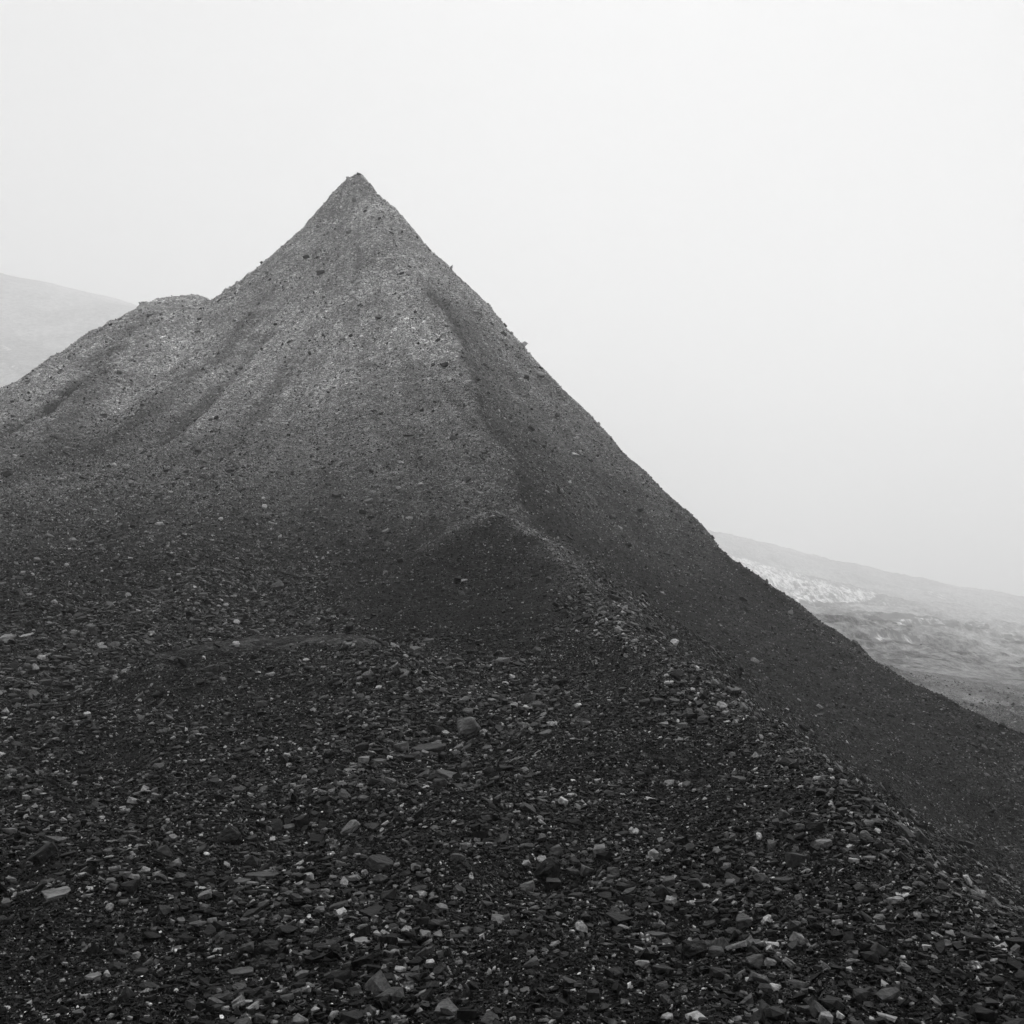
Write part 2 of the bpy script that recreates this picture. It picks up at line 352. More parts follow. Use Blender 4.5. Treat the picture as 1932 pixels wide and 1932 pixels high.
(1086,1690,28,.5,.05,'slab',0,'dark slab right of the arched boulder'),
(1107,1646,20,1.2,.14,'block',60,'upright pale splintered stone in the lower right centre'),
(1158,1650,28,.8,.055,'block',0,'dark domed stone left of crest gravel'),
(1154,1658,20,.7,.12,'block',0,'grey knob in front of the dark domed stone'),
(1179,1661,20,.6,.10,'shard',-30,'grey pointed plate beside the domed stone'),
(1330,1671,24,.45,.26,'layered',-10,'pale streaked flake in the right rubble'),
(1313,1669,26,.9,.06,'block',30,'dark leaning fin left of the streaked flake'),
(1131,1607,24,.9,.20,'block',0,'pale grey nugget above the domed stone'),
]

# ------------------------------------------------------------------ NOISE
def _hash(ix, iy, seed):
    n = (ix.astype(np.int64) * 374761393 + iy.astype(np.int64) * 668265263 + seed * 1442695041) & 0xFFFFFFFF
    n = ((n ^ (n >> 13)) * 1274126177) & 0xFFFFFFFF
    return (n ^ (n >> 16)) & 0xFFFFFFFF
def perlin(x, y, seed=0):
    x0 = np.floor(x); y0 = np.floor(y); fx = x - x0; fy = y - y0
    def g(ix, iy, dx, dy):
        a = _hash(ix, iy, seed) * (2 * math.pi / 4294967296.0)
        return np.cos(a) * dx + np.sin(a) * dy
    u = fx * fx * fx * (fx * (fx * 6 - 15) + 10); v = fy * fy * fy * (fy * (fy * 6 - 15) + 10)
    a = g(x0, y0, fx, fy); b = g(x0 + 1, y0, fx - 1, fy); c = g(x0, y0 + 1, fx, fy - 1); d = g(x0 + 1, y0 + 1, fx - 1, fy - 1)
    return ((a * (1 - u) + b * u) * (1 - v) + (c * (1 - u) + d * u) * v) * 1.4
def fbm(x, y, octv=4, seed=0, gain=.5):
    s = 0; a = 1
    for i in range(octv):
        s = s + a * perlin(x * 2 ** i + 17.3 * i, y * 2 ** i - 9.1 * i, seed + i); a *= gain
    return s
def sstep(a, b, t):
    t = np.clip((t - a) / (b - a), 0, 1); return t * t * (3 - 2 * t)

# how coarse the rubble lies: (column, row, coarseness)
COARSE = np.array([(0,1000,.45),(200,1050,.6),(0,1150,.8),(250,1180,.85),(450,1150,.85),(560,1080,.7),(600,1180,.75),(150,1250,.9),(350,1220,.9),(550,1210,.6),
 (640,1240,.4),(700,1150,.1),(820,1050,.12),(950,1020,.2),(950,975,.6),(850,1150,.03),(1000,1150,.05),(1050,1080,.15),(750,1250,.5),(900,1260,.4),(450,1300,.25),
 (560,1290,.22),(350,1320,.2),(150,1320,.5),(0,1330,.55),(100,1400,.45),(250,1430,.2),(350,1400,.5),(50,1480,.6),(250,1520,.7),(450,1500,.6),(560,1350,.3),
 (500,1400,.45),(700,1330,.8),(800,1370,.95),(900,1380,.95),(1000,1350,.8),(780,1450,.9),(650,1480,.9),(600,1560,.9),(450,1600,.8),(300,1600,.7),(150,1620,.8),
 (850,1530,.3),(950,1480,.7),(900,1580,.6),(1050,1440,.2),(1100,1350,.1),(1200,1280,.03),(1110,1130,.5),(1170,1180,.95),(1150,1240,.2),(1230,1210,.3),
 (1300,1310,.8),(1330,1340,.8),(1250,1370,.4),(1300,1450,.05),(1450,1400,.35),(1400,1500,.2),(1530,1480,.4),(1550,1570,.95),(1500,1530,.4),(1600,1590,.85),
 (1700,1620,.7),(1200,1550,.4),(1050,1600,.9),(1100,1650,.9),(1250,1600,.6),(1400,1630,.8),(1250,1750,.9),(1400,1750,.9),(1550,1680,.3),(1650,1720,.5),
 (1800,1750,.5),(1700,1850,.5),(1850,1850,.7),(1900,1760,.5),(1550,1850,.5),(1350,1850,.6),(1450,1900,.7),(1100,1830,.2),(1150,1900,.35),(900,1850,.2),
 (900,1750,.4),(950,1670,.25),(750,1700,.8),(600,1700,.9),(500,1780,.9),(700,1800,.9),(780,1900,.8),(600,1900,.9),(450,1850,.8),(250,1740,.25),(100,1780,.08),
 (50,1880,.05),(250,1900,.12),(350,1800,.4),(250,1690,.8),(600,900,.1),(300,930,.35),(100,900,.35),(200,830,.5),(150,720,.25),(0,850,.3),(400,800,.15),
 (500,700,.15),(250,780,.6),(700,850,.08),(800,830,.15),(680,430,.3),(680,510,.45),(620,560,.4),(860,640,.35),(900,720,.5),(980,800,.3),(960,900,.3),(1050,1000,.15),
 (1200,1000,.12),(1300,1150,.12),(1500,1300,.10),(1650,1400,.12),(1800,1500,.25),(1900,1580,.45),(1750,1330,.3),(1900,1440,.55),(1400,1100,.1),(900,560,.1)], float)
def coarse(x, y, z):
    px, py = proj(x, np.maximum(y, .5), z)
    num = 0; den = 0
    for cx, cy_, cv in COARSE:
        wgt = 1.0 / (((px - cx) ** 2 + (1.4 * (py - cy_)) ** 2) + 150.0) ** 1.6
        num = num + wgt * cv; den = den + wgt
    return np.clip((num / den - .42) * 1.45 + .42 + .22 * fbm(x / 1.9, y / 1.9, 3, 77), 0, 1)

APEX = at(678, 326, 120)
BUMPS = [(at(500, 1300, 19.3), 2.2, .5), (at(430, 1306, 18.4), 1.6, .25), (at(400, 1240, 23), 2.6, -.45), (at(75, 1640, 8.2), .6, -.20), (at(120, 1700, 7.2), .55, .13), (at(380, 1640, 8.2), .5, -.14),
         (at(1033, 1655, 7.8), .4, -.16), (at(700, 1655, 7.6), .4, -.12), (at(870, 1400, 12.9), 1.3, -.28), (at(700, 1500, 10.6), .7, .12), (at(1180, 1190, 22.4), 1.2, .30), (at(1310, 1330, 15), 1.0, .22),
         (at(1560, 1570, 8.6), .7, .14), (at(850, 1540, 9.6), .8, .12), (at(620, 1560, 9.5), .7, -.16), (at(1100, 1440, 11.8), 1.0, .16), (at(540, 1840, 5.6), .35, -.10), (at(300, 1900, 5.1), .5, .08),
         (at(1300, 1760, 6.2), .5, -.10), (at(1700, 1640, 7.3), .5, .08), (at(880, 1090, 34), 3.2, .25), (at(150, 1420, 13.6), 1.1, -.2), (at(300, 1400, 14.2), 1.0, .15)]
# bands of other material down the pile: (points, half width in m, tone factor, height)
BANDS = [([(470,620,103),(400,690,93),(330,760,86),(250,812,78),(190,870,70)], 1.5, .5, .55), ([(400,588,112),(345,660,101),(280,730,93),(205,800,84),(120,860,75)], 1.4, 1.15, -.6),
         ([(500,640,98),(430,700,88),(380,760,82),(300,840,74)], 1.2, .5, -.6), ([(712,505,104),(702,545,101),(688,600,96)], 1.0, 1.4, -.3),
         ([(540,600,101),(480,680,90),(420,750,82),(350,830,74)], 1.1, 1.25, .4), ([(590,640,94),(530,720,84),(470,800,76),(400,880,65)], .9, .65, -.4),
         ([(180,770,92),(130,850,78),(90,930,66)], 2.0, .55, .5), ([(300,640,116),(200,720,100),(110,800,88)], 1.6, .7, .4), ([(340,620,119),(250,690,108),(150,760,94)], 1.2, .75, -.4),
         ([(-60,905,75),(10,857,80),(60,826,84),(110,793,88),(150,768,92),(196,739,96)], .75, .16, -.5),
         ([(946,985,44.6),(880,1020,41.5),(800,1075,37.5),(720,1150,32),(640,1228,25.5)], 1.6, 1.1, .22),
         ([(300,1308,19),(400,1292,19.8),(520,1276,20.4),(640,1280,20),(740,1310,17.6)], 1.0, 1.6, .45)]
BANDS = [(np.array([at(*q)[:2] for q in P]), w_, t_, h_) for P, w_, t_, h_ in BANDS]
def pdist(x, y, P):
    best = np.full(x.shape, 1e9)
    for a, b in zip(P[:-1], P[1:]):
        d = b - a; t = np.clip(((x - a[0]) * d[0] + (y - a[1]) * d[1]) / (d @ d), 0, 1)
        best = np.minimum(best, np.hypot(x - a[0] - t * d[0], y - a[1] - t * d[1]))
    return best
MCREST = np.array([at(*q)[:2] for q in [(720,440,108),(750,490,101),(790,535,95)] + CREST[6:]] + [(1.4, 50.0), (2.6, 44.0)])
def side(x, y, P):
    """distance to a line, positive on its right-hand side as it comes down"""
    best = np.full(x.shape, 1e9); sg = np.zeros(x.shape)
    for a, b in zip(P[:-1], P[1:]):
        d = b - a; t = np.clip(((x - a[0]) * d[0] + (y - a[1]) * d[1]) / (d @ d), 0, 1)
        e = np.hypot(x - a[0] - t * d[0], y - a[1] - t * d[1]); s_ = -np.sign(d[0] * (y - a[1]) - d[1] * (x - a[0])); m = e < best
        best = np.where(m, e, best); sg = np.where(m, -s_, sg)
    return best * sg
NCREST = np.array([at(*q)[:2] for q in NEAR_CREST])
def tone_with_haze(x, y, z):
    """dry pale dust and painted-in haze high on the pile, damp dark shale low down, bands between"""
    r = np.hypot(x, y)
    up = (.24 * sstep(-3, 6, z) + .76 * sstep(4, 20, z)) * sstep(32, 62, r) * (1 - sstep(150, 190, r))  # paler with height, standing in for haze that thickens upward
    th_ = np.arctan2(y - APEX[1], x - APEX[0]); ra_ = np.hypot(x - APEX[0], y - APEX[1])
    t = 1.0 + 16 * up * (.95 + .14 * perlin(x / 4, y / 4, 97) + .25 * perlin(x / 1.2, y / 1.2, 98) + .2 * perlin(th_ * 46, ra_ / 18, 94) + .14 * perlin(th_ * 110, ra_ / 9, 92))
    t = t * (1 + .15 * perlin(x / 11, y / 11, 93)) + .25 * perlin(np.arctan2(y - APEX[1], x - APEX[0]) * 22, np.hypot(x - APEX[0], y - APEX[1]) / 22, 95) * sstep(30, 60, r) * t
    for P, w_, t_, h_ in BANDS:
        k = np.exp(-(pdist(x, y, P) * (1 + .35 * perlin(x / 2.5, y / 2.5, 99)) / w_) ** 2)
        t = t * (1 + (t_ - 1) * k)
    t = t * (1 + 1.3 * np.exp(-(pdist(x, y, NCREST) / np.clip(r * .05, .4, 2)) ** 2) * (1 + perlin(x / 1.3, y / 1.3, 96)) * (r < 60))  # near crest paler: sheen of the fines painted into the tone
    px, py = proj(x, np.maximum(y, .5), z)
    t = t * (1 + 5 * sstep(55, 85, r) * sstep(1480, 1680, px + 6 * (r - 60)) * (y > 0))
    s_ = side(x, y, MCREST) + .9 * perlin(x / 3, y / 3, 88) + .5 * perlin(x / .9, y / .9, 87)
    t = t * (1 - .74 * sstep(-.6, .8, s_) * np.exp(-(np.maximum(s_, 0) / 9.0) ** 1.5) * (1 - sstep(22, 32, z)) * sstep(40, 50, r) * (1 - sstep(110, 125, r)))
    # the darker fine-grained hump in the middle, and its pale rim
    t = t * (1 - .55 * inside(x + .5 * perlin(x / 1.5, y / 1.5, 86), y, HUMP, .8))
    t = t * (1 + 1.5 * np.exp(-(pdist(x, y, RIM) / .55) ** 2) * (1 + .8 * perlin(x / .7, y / .7, 85)))
    return np.clip(t, .25, 22)
HUMP = np.array([at(*q)[:2] for q in ((948,990,44.3),(820,1072,37.8),(710,1165,31),(640,1235,25),(760,1245,22.5),(900,1235,21.8),(1050,1205,23),(1125,1160,26),(1060,1060,34.5),(1010,1014,40))])
def inside(x, y, P, soft):
    ins = np.zeros(x.shape, bool); n = len(P)
    for i in range(n):
        x1, y1 = P[i]; x2, y2 = P[(i + 1) % n]
        ins ^= ((y1 > y) != (y2 > y)) & (x < (x2 - x1) * (y - y1) / (y2 - y1 + 1e-12) + x1)
    d = pdist(x, y, np.vstack([P, P[:1]]))
    return sstep(-soft, soft, np.where(ins, d, -d))
RIM = np.array([at(*q)[:2] for q in ((800,1062,38.5),(870,1018,41.5),(925,990,44.2),(955,985,44.8),(1000,1004,41.5),(1050,1035,37),(1085,1076,32))])

def height(x, y, fine=True):
    x = np.asarray(x, float).ravel(); y = np.asarray(y, float).ravel()
    z = h_base(x, y); r = np.hypot(x, y)
    pile = sstep(10, 45, r) * (1 - sstep(135, 220, r))
    near = 1 - sstep(16, 60, r)
    far = sstep(150, 420, r)
    th = np.arctan2(y - APEX[1], x - APEX[0]); ra = np.hypot(x - APEX[0], y - APEX[1])
    # runnels that lead down from the apex, hummocks, clods
    z += pile * sstep(6, 40, ra) * ((.34 * perlin(th * 14, ra / 34, 5) + .24 * perlin(th * 34, ra / 20, 6)) + .16 * perlin(th * 80, ra / 12, 8))
    z += pile * (.26 * fbm(x / 7, y / 7, 3, 21) + .11 * fbm(x / 1.3, y / 1.3, 3, 31))
    cl = np.maximum(perlin(x / .9, y / .9, 41) + .2, 0) ** 2
    up = sstep(9, 24, z) * pile
    pt = .35 + .9 * sstep(-.3, .6, perlin(x / 5, y / 5, 45))
    z += up * pt * ((.38 + .25 * sstep(20, 34, z)) * cl + .20 * np.maximum(perlin(x / .5, y / .5, 43), 0) ** 1.5) + pile * (1 - up) * .10 * np.maximum(perlin(x / .6, y / .6, 47), 0)
    z += near * (.085 * fbm(x / 2.1, y / 2.1, 3, 51) + .018 * fbm(x / .33, y / .33, 3, 61))
    z += far * (9 * fbm(x / 170, y / 130, 4, 71, .5) + 2.0 * fbm(x / 14, y / 10, 4, 73)) * (1 - .6 * sstep(0, 200, z))
    z += sstep(60, 150, r) * (1 - up) * .5 * fbm(x / 9, y / 9, 3, 75)
    m = (r > 40) & (r < 125)
    z[m] += .3 * np.exp(-pdist(x[m], y[m], MCREST) / 1.6)
    for P, w_, t_, h_ in BANDS:
        if h_:
            m = (np.abs(x - P[:, 0].mean()) < 45) & (np.abs(y - P[:, 1].mean()) < 45)
            z[m] += h_ * np.exp(-(pdist(x[m], y[m], P) / w_) ** 2)
    for (bx, by, _), rad, a in BUMPS:
        z += a * np.exp(-((x - bx) ** 2 + (y - by) ** 2) / rad ** 2)
    return z

# a dark rill at the far left of the mound
RILL = np.array([at(-60, 905, 75)[:2], at(10, 857, 80)[:2], at(60, 826, 84)[:2], at(110, 793, 88)[:2], at(150, 768, 92)[:2], at(196, 739, 96)[:2]])
def rill(x, y):
    best = np.full(x.shape, 1e9)
    for a, b in zip(RILL[:-1], RILL[1:]):
        d = b - a; t = np.clip(((x - a[0]) * d[0] + (y - a[1]) * d[1]) / (d @ d), 0, 1)
        best = np.minimum(best, np.hypot(x - a[0] - t * d[0], y - a[1] - t * d[1]))
    return np.exp(-(best / .55) ** 2)

def new_mesh(name, co, faces_flat, nper, mat, smooth=False, attrs=None):
    me = bpy.data.meshes.new(name)
    nf = len(faces_flat) // nper
    me.vertices.add(len(co)); me.vertices.foreach_set("co", np.ascontiguousarray(co, np.float32).ravel())
    me.loops.add(len(faces_flat)); me.loops.foreach_set("vertex_index", np.ascontiguousarray(faces_flat, np.int32))
    me.polygons.add(nf); me.polygons.foreach_set("loop_start", np.arange(0, nf * nper, nper, dtype=np.int32))
    me.polygons.foreach_set("use_smooth", np.full(nf, smooth))
    me.update(calc_edges=True)
    for k, v in (attrs or {}).items():
        a = me.attributes.new(k, 'FLOAT', 'POINT'); a.data.foreach_set("value", np.ascontiguousarray(v, np.float32))
    me.materials.append(mat)
    o = bpy.data.objects.new(name, me); SC.collection.objects.link(o)
    return o

# ------------------------------------------------------------------ MATERIALS
class Nodes:
    def __init__(s, name):
        s.m = bpy.data.materials.new(name); s.m.use_nodes = True; s.t = s.m.node_tree; s.t.nodes.clear()
        s.out = s.n("ShaderNodeOutputMaterial"); s.p = s.n("ShaderNodeBsdfPrincipled"); s.l(s.p.outputs[0], s.out.inputs[0])
        s.geo = s.n("ShaderNodeNewGeometry")
    def n(s, t): return s.t.nodes.new(t)
    def l(s, a, b): s.t.links.new(a, b)
    def math(s, op, a, b=None, clamp=False):
        n = s.n("ShaderNodeMath"); n.operation = op; n.use_clamp = clamp
        for i, v in enumerate((a, b)):
            if v is None: continue
            if hasattr(v, "links"): s.l(v, n.inputs[i])
            else: n.inputs[i].default_value = v
        return n.outputs[0]
    def noise(s, vec, scale, detail=3, rough=.5):
        n = s.n("ShaderNodeTexNoise"); n.inputs["Scale"].default_value = scale; n.inputs["Detail"].default_value = detail
        n.inputs["Roughness"].default_value = rough; s.l(vec, n.inputs["Vector"]); return n.outputs[0]
    def voro(s, vec, scale, feat='F1'):
        n = s.n("ShaderNodeTexVoronoi"); n.feature = feat; n.inputs["Scale"].default_value = scale; s.l(vec, n.inputs["Vector"]); return n
    def scaled(s, vec, sc):
        n = s.n("ShaderNodeMapping"); n.inputs["Scale"].default_value = sc; s.l(vec, n.inputs[0]); return n.outputs[0]
    def range(s, v, a, b, c, d, smooth=False):
        n = s.n("ShaderNodeMapRange"); s.l(v, n.inputs[0])
        if smooth: n.interpolation_type = 'SMOOTHSTEP'
        for i, q in zip((1, 2, 3, 4), (a, b, c, d)): n.inputs[i].default_value = q
        return n.outputs[0]
    def attr(s, name):
        n = s.n("ShaderNodeAttribute"); n.attribute_name = name; return n.outputs["Fac"]
    def bump(s, h, dist, strength=1.0):
        n = s.n("ShaderNodeBump"); n.inputs["Distance"].default_value = dist; n.inputs["Strength"].default_value = strength
        s.l(h, n.inputs["Height"]); s.l(n.outputs[0], s.p.inputs["Normal"])

def ground_material():
    N_ = Nodes("shale_ground"); pos = N_.scaled(N_.geo.outputs["Position"], (1, 1, 1.6))
    tot = None; hsum = None
    for sc, wgt, hw in ((90, .9, .006), (34, 1.0, .016), (11, .8, .045), (3.6, .45, .11)):
        v = N_.voro(pos, sc)
        sep = N_.n("ShaderNodeSeparateColor"); N_.l(v.outputs["Color"], sep.inputs[0])
        p = N_.math('MULTIPLY', N_.math('POWER', sep.outputs[0], 8.0), wgt)
        hh = N_.math('MULTIPLY', N_.math('SUBTRACT', sep.outputs[1], v.outputs["Distance"]), hw)
        tot = p if tot is None else N_.math('ADD', tot, p); hsum = hh if hsum is None else N_.math('ADD', hsum, hh)
    grit = N_.math('MULTIPLY', tot, GRIT_A)
    grit = N_.math('ADD', grit, GRIT_B)
    patch = N_.noise(N_.geo.outputs["Position"], .22, 4, .6)
    grit = N_.math('MULTIPLY', grit, N_.range(patch, .3, .7, .75, 1.3))
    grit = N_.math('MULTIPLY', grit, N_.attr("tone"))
    # the moor: dark heath and pale dead grass in streaks
    mp = N_.scaled(N_.geo.outputs["Position"], (1, .38, .6))
    m1 = N_.noise(mp, .012, 6, .62); m2 = N_.noise(mp, .17, 8, .8); m3 = N_.noise(mp, .55, 6, .85)
    moor = N_.math('ADD', N_.range(m1, .40, .60, .13, .29, True), N_.math('MULTIPLY', N_.range(m2, .38, .66, -.5, 1, False), .24))
    moor = N_.math('MAXIMUM', N_.math('ADD', moor, N_.math('MULTIPLY', N_.math('SUBTRACT', m3, .5), .85)), .02)
    mix = N_.n("ShaderNodeMix"); mix.data_type = 'FLOAT'; N_.l(N_.attr("moor"), mix.inputs[0]); N_.l(grit, mix.inputs[2]); N_.l(moor, mix.inputs[3])
    N_.l(mix.outputs[0], N_.p.inputs["Base Color"])
    N_.p.inputs["Roughness"].default_value = .8; N_.p.inputs["Specular IOR Level"].default_value = .05
    N_.bump(hsum, 1.0, .9)
    return N_.m
def rock_material(name, bump_scale=18, pits=0.0, spec=.09, rough=.48, layers=0.0):
    N_ = Nodes(name); tcn = N_.n("ShaderNodeTexCoord"); pos = tcn.outputs["Object"]
    if layers: pos2 = N_.scaled(pos, (1, 1, 9))
    else: pos2 = N_.scaled(pos, (1, 1, 2.2))
    a = N_.noise(pos2, bump_scale, 6, .65); b = N_.noise(pos2, bump_scale * .3, 4, .6)
    tone = N_.attr("tone")
    t = N_.math('MULTIPLY', tone, N_.range(a, .32, .68, .45 - layers * .3, 1.6 + layers * .4))
    t = N_.math('MULTIPLY', t, N_.range(b, .3, .7, .7, 1.35))
    if pits:
        v = N_.voro(pos, bump_scale * 1.3); k = N_.range(v.outputs["Distance"], .16, .42, 1.0, 1 - pits, True)
        nz = N_.noise(pos, bump_scale * .8, 4, .7)
        t = N_.math('MULTIPLY', N_.math('MULTIPLY', t, k), N_.range(nz, .42, .56, .12, 1.25, True))
    else:
        # lichen and salt flecks
        v = N_.noise(pos, bump_scale * 2.2, 2, .5)
        t = N_.math('ADD', t, N_.math('MULTIPLY', N_.range(v, .70, .78, 0, 1), .10))
    N_.l(t, N_.p.inputs["Base Color"])
    N_.l(N_.range(a, .3, .7, rough - .14, rough + .2), N_.p.inputs["Roughness"])
    N_.p.inputs["Specular IOR Level"].default_value = spec
    N_.bump(N_.math('ADD', a, b), .02 if not pits else .035, .55)
    return N_.m
def simple_rock_material():
    N_ = Nodes("gravel_slate"); pos = N_.geo.outputs["Position"]
    a = N_.noise(pos, 42, 4, .65); tone = N_.attr("tone")
    t = N_.math('MULTIPLY', tone, N_.range(a, .33, .67, .45, 1.6))
    N_.l(t, N_.p.inputs["Base Color"]); N_.p.inputs["Roughness"].default_value = .5; N_.p.inputs["Specular IOR Level"].default_value = .06
    N_.bump(a, .012, .6)
    return N_.m
def snow_material():
    """thin, broken snow: stones and heath stand through it"""
    N_ = Nodes("old_snow"); P_ = N_.geo.outputs["Position"]
    a = N_.noise(N_.scaled(P_, (.30, .045, .1)), 1.0, 6, .72); b_ = N_.noise(N_.scaled(P_, (.05, .012, .03)), 1.0, 3, .6)
    k = N_.math('ADD', N_.math('ADD', N_.attr("cover"), N_.math('MULTIPLY', N_.math('SUBTRACT', a, .5), 3.4)), N_.math('MULTIPLY', N_.math('SUBTRACT', b_, .5), 1.0))
    k = N_.range(k, .36, 1.15, .14, .85, True)
    N_.l(k, N_.p.inputs["Base Color"]); N_.p.inputs["Roughness"].default_value = .9; N_.p.inputs["Specular IOR Level"].default_value = .1
    return N_.m
GRIT_A, GRIT_B = .052, .0010
M_GROUND = ground_material()
M_SLATE = rock_material("slate"); M_LAYER = rock_material("layered_slate", 14, 0, .09, .55, 1.0)
M_PIT = rock_material("pitted_quartz", 26, .75, .2, .7); M_GRAVEL = simple_rock_material(); M_SNOW = snow_material()

# ------------------------------------------------------------------ THE LAND: one polar sheet, cut into hill, moor, mountain
def build_land():
    az_f = np.radians(np.linspace(-33, 33, 881))
    az_s = np.radians(np.concatenate([np.linspace(34, 60, 40), np.linspace(63, 297, 90), np.linspace(300, 326, 40)]))
    az = np.concatenate([az_f, az_s]); na = len(az)
    r = np.concatenate([np.exp(np.arange(math.log(.25), math.log(2.6), .06)), np.exp(np.arange(math.log(2.6), math.log(55), .0052)), np.exp(np.arange(math.log(55), math.log(140), .0030)),
                        np.exp(np.arange(math.log(140), math.log(2900), .0042)), np.exp(np.arange(math.log(2900), math.log(3900), .02))])
    nr = len(r)
    X = np.outer(r, np.sin(az)); Y = np.outer(r, np.cos(az))
    Z = height(X, Y).reshape(X.shape)
    rl = rill(X, Y); Z = Z - .5 * rl
    PX, PY = proj(X, np.maximum(Y, .5), Z)
    RR = np.hypot(X, Y)
    xm = X - 6
    moor = sstep(60, 90, np.hypot(X, Y * .95)) * sstep(1480, 1700, PX + 6 * (RR - 60)) * (Y > 0) + sstep(130, 190, RR)
    moor = np.clip(moor + .5 * (perlin(X / 6, Y / 6, 91)) * sstep(60, 90, RR) * (1 - sstep(130, 200, RR)), 0, 1) * (RR > 55)
    tone = np.clip(tone_with_haze(X, Y, Z) , .25, 22)
    idx = (np.arange(nr)[:, None] * na + np.arange(na)[None]).astype(np.int64)
    nxt = np.roll(idx, -1, axis=1)
    quads = np.stack([idx[:-1], idx[1:], nxt[1:], nxt[:-1]], -1)            # (nr-1, na, 4)
    fr = .5 * (RR[:-1] + RR[1:]); fx = X[:-1]
    left = (fr > 230) & (fx < -.06 * fr) & (Y[:-1] > -200)
    moorf = (fr > 150) & ~left
    moorf |= (fr > 68) & (PX[:-1] > 1500) & (Y[:-1] > 0) & ~left
    co = np.stack([X, Y, Z], -1).reshape(-1, 3)
    moor = moor * (.40 + .60 * sstep(110, 320, RR))
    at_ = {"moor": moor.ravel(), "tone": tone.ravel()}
    obs = []
    for name, mask in (("hill", ~left & ~moorf), ("moorland", moorf), ("mountain", left)):
        q = quads[mask]
        if name == "hill":          # close the hole under the tripod
            pass
        used = np.unique(q); remap = np.full(len(co), -1, np.int64); remap[used] = np.arange(len(used))
        c = co[used]; qq = remap[q].ravel(); atr = {k: v[used] for k, v in at_.items()}
        if name == "hill":
            n0 = len(c); c = np.vstack([c, [[0, 0, Z[0].mean()]]]); atr = {k: np.append(v, v[0]) for k, v in atr.items()}
        o = new_mesh(name, c, qq, 4, M_GROUND, True, atr)
        o["kind"] = "structure"; obs.append(o)
    # snow lying on the far slopes
    def poly_mask(P, soft):
        P = np.array(P, float); ins = np.zeros(PX.shape, bool); n = len(P)
        for i in range(n):
            x1, y1 = P[i]; x2, y2 = P[(i + 1) % n]
            c = ((y1 > PY) != (y2 > PY)) & (PX < (x2 - x1) * (PY - y1) / (y2 - y1 + 1e-9) + x1); ins ^= c
        return ins
    nz = perlin(X / 3.2, Y / 11, 101) * .5 + perlin(X / 1.3, Y / 5, 102) * .5
    nz2 = perlin(X / 22, Y / 30, 103)
    sel = RR > 230
    snow = np.zeros(PX.shape)
    for P, th in (([(1330,1034),(1400,1052),(1449,1066),(1556,1097),(1620,1110),(1660,1121),(1640,1128),(1560,1118),(1480,1100),(1440,1095),(1330,1070)], -.30),
                  ([(1330,1060),(1440,1088),(1560,1116),(1650,1128),(1634,1139),(1561,1136),(1504,1127),(1440,1120),(1330,1090)], -.14),
                  ([(1750,1113),(1790,1122),(1806,1135),(1780,1131),(1745,1121)], -.05), ([(1660,1136),(1692,1139),(1690,1143),(1662,1141)], -.1),
                  ([(1665,1158),(1700,1163),(1806,1172),(1804,1182),(1740,1178),(1700,1182),(1680,1170)], .10), ([(1500,1125),(1560,1133),(1560,1140),(1500,1136)], .0),
                  ([(1822,1178),(1866,1182),(1866,1186),(1822,1183)], -.1), ([(1645,1196),(1700,1196),(1735,1210),(1735,1220),(1690,1208),(1645,1212)], .22),
                  ([(1600,1150),(1625,1160),(1700,1176),(1640,1166)], .15), ([(1895,1200),(1932,1208),(1932,1214),(1895,1206)], .1),
                  ([(0,648),(10,652),(24,663),(26,667),(10,660),(0,654)], -.1), ([(170,620),(192,623),(190,627),(172,624)], -.3), ([(18,688),(38,694),(36,700),(22,695)], -.3),
                  ([(77,675),(88,678),(88,681),(79,679)], -.3), ([(48,690),(64,694),(62,697),(50,694)], .0)):
        snow = np.maximum(snow, (poly_mask(P, 0) & sel) * (.62 - .5 * th))
    for _ in range(3):          # soften the edges of each patch
        snow = (snow + np.roll(snow, 1, 0) + np.roll(snow, -1, 0) + np.roll(snow, 1, 1) + np.roll(snow, -1, 1)) / 5
    snow[:, 881:] = 0
    inn = snow > .04
    f = quads[(inn[:-1] & inn[1:] & np.roll(inn, -1, 1)[:-1] & np.roll(inn, -1, 1)[1:])]
    used = np.unique(f); remap = np.full(len(co), -1, np.int64); remap[used] = np.arange(len(used))
    c = co[used].copy(); c[:, 2] += .22
    o = new_mesh("snow", c, remap[f].ravel(), 4, M_SNOW, True, {"cover": snow.ravel()[used]})
    o["kind"] = "stuff"; o["label"] = "patches of old white snow lying on the far misty slopes"; o["category"] = "snow"
    # running skyline per azimuth for culling stones nobody could see
    el = np.where(RR > .3, Z / RR, -9)[:, :881]
    return az_f, r, np.maximum.accumulate(el, axis=0)
AZF, RR_, RUNMAX = build_land()

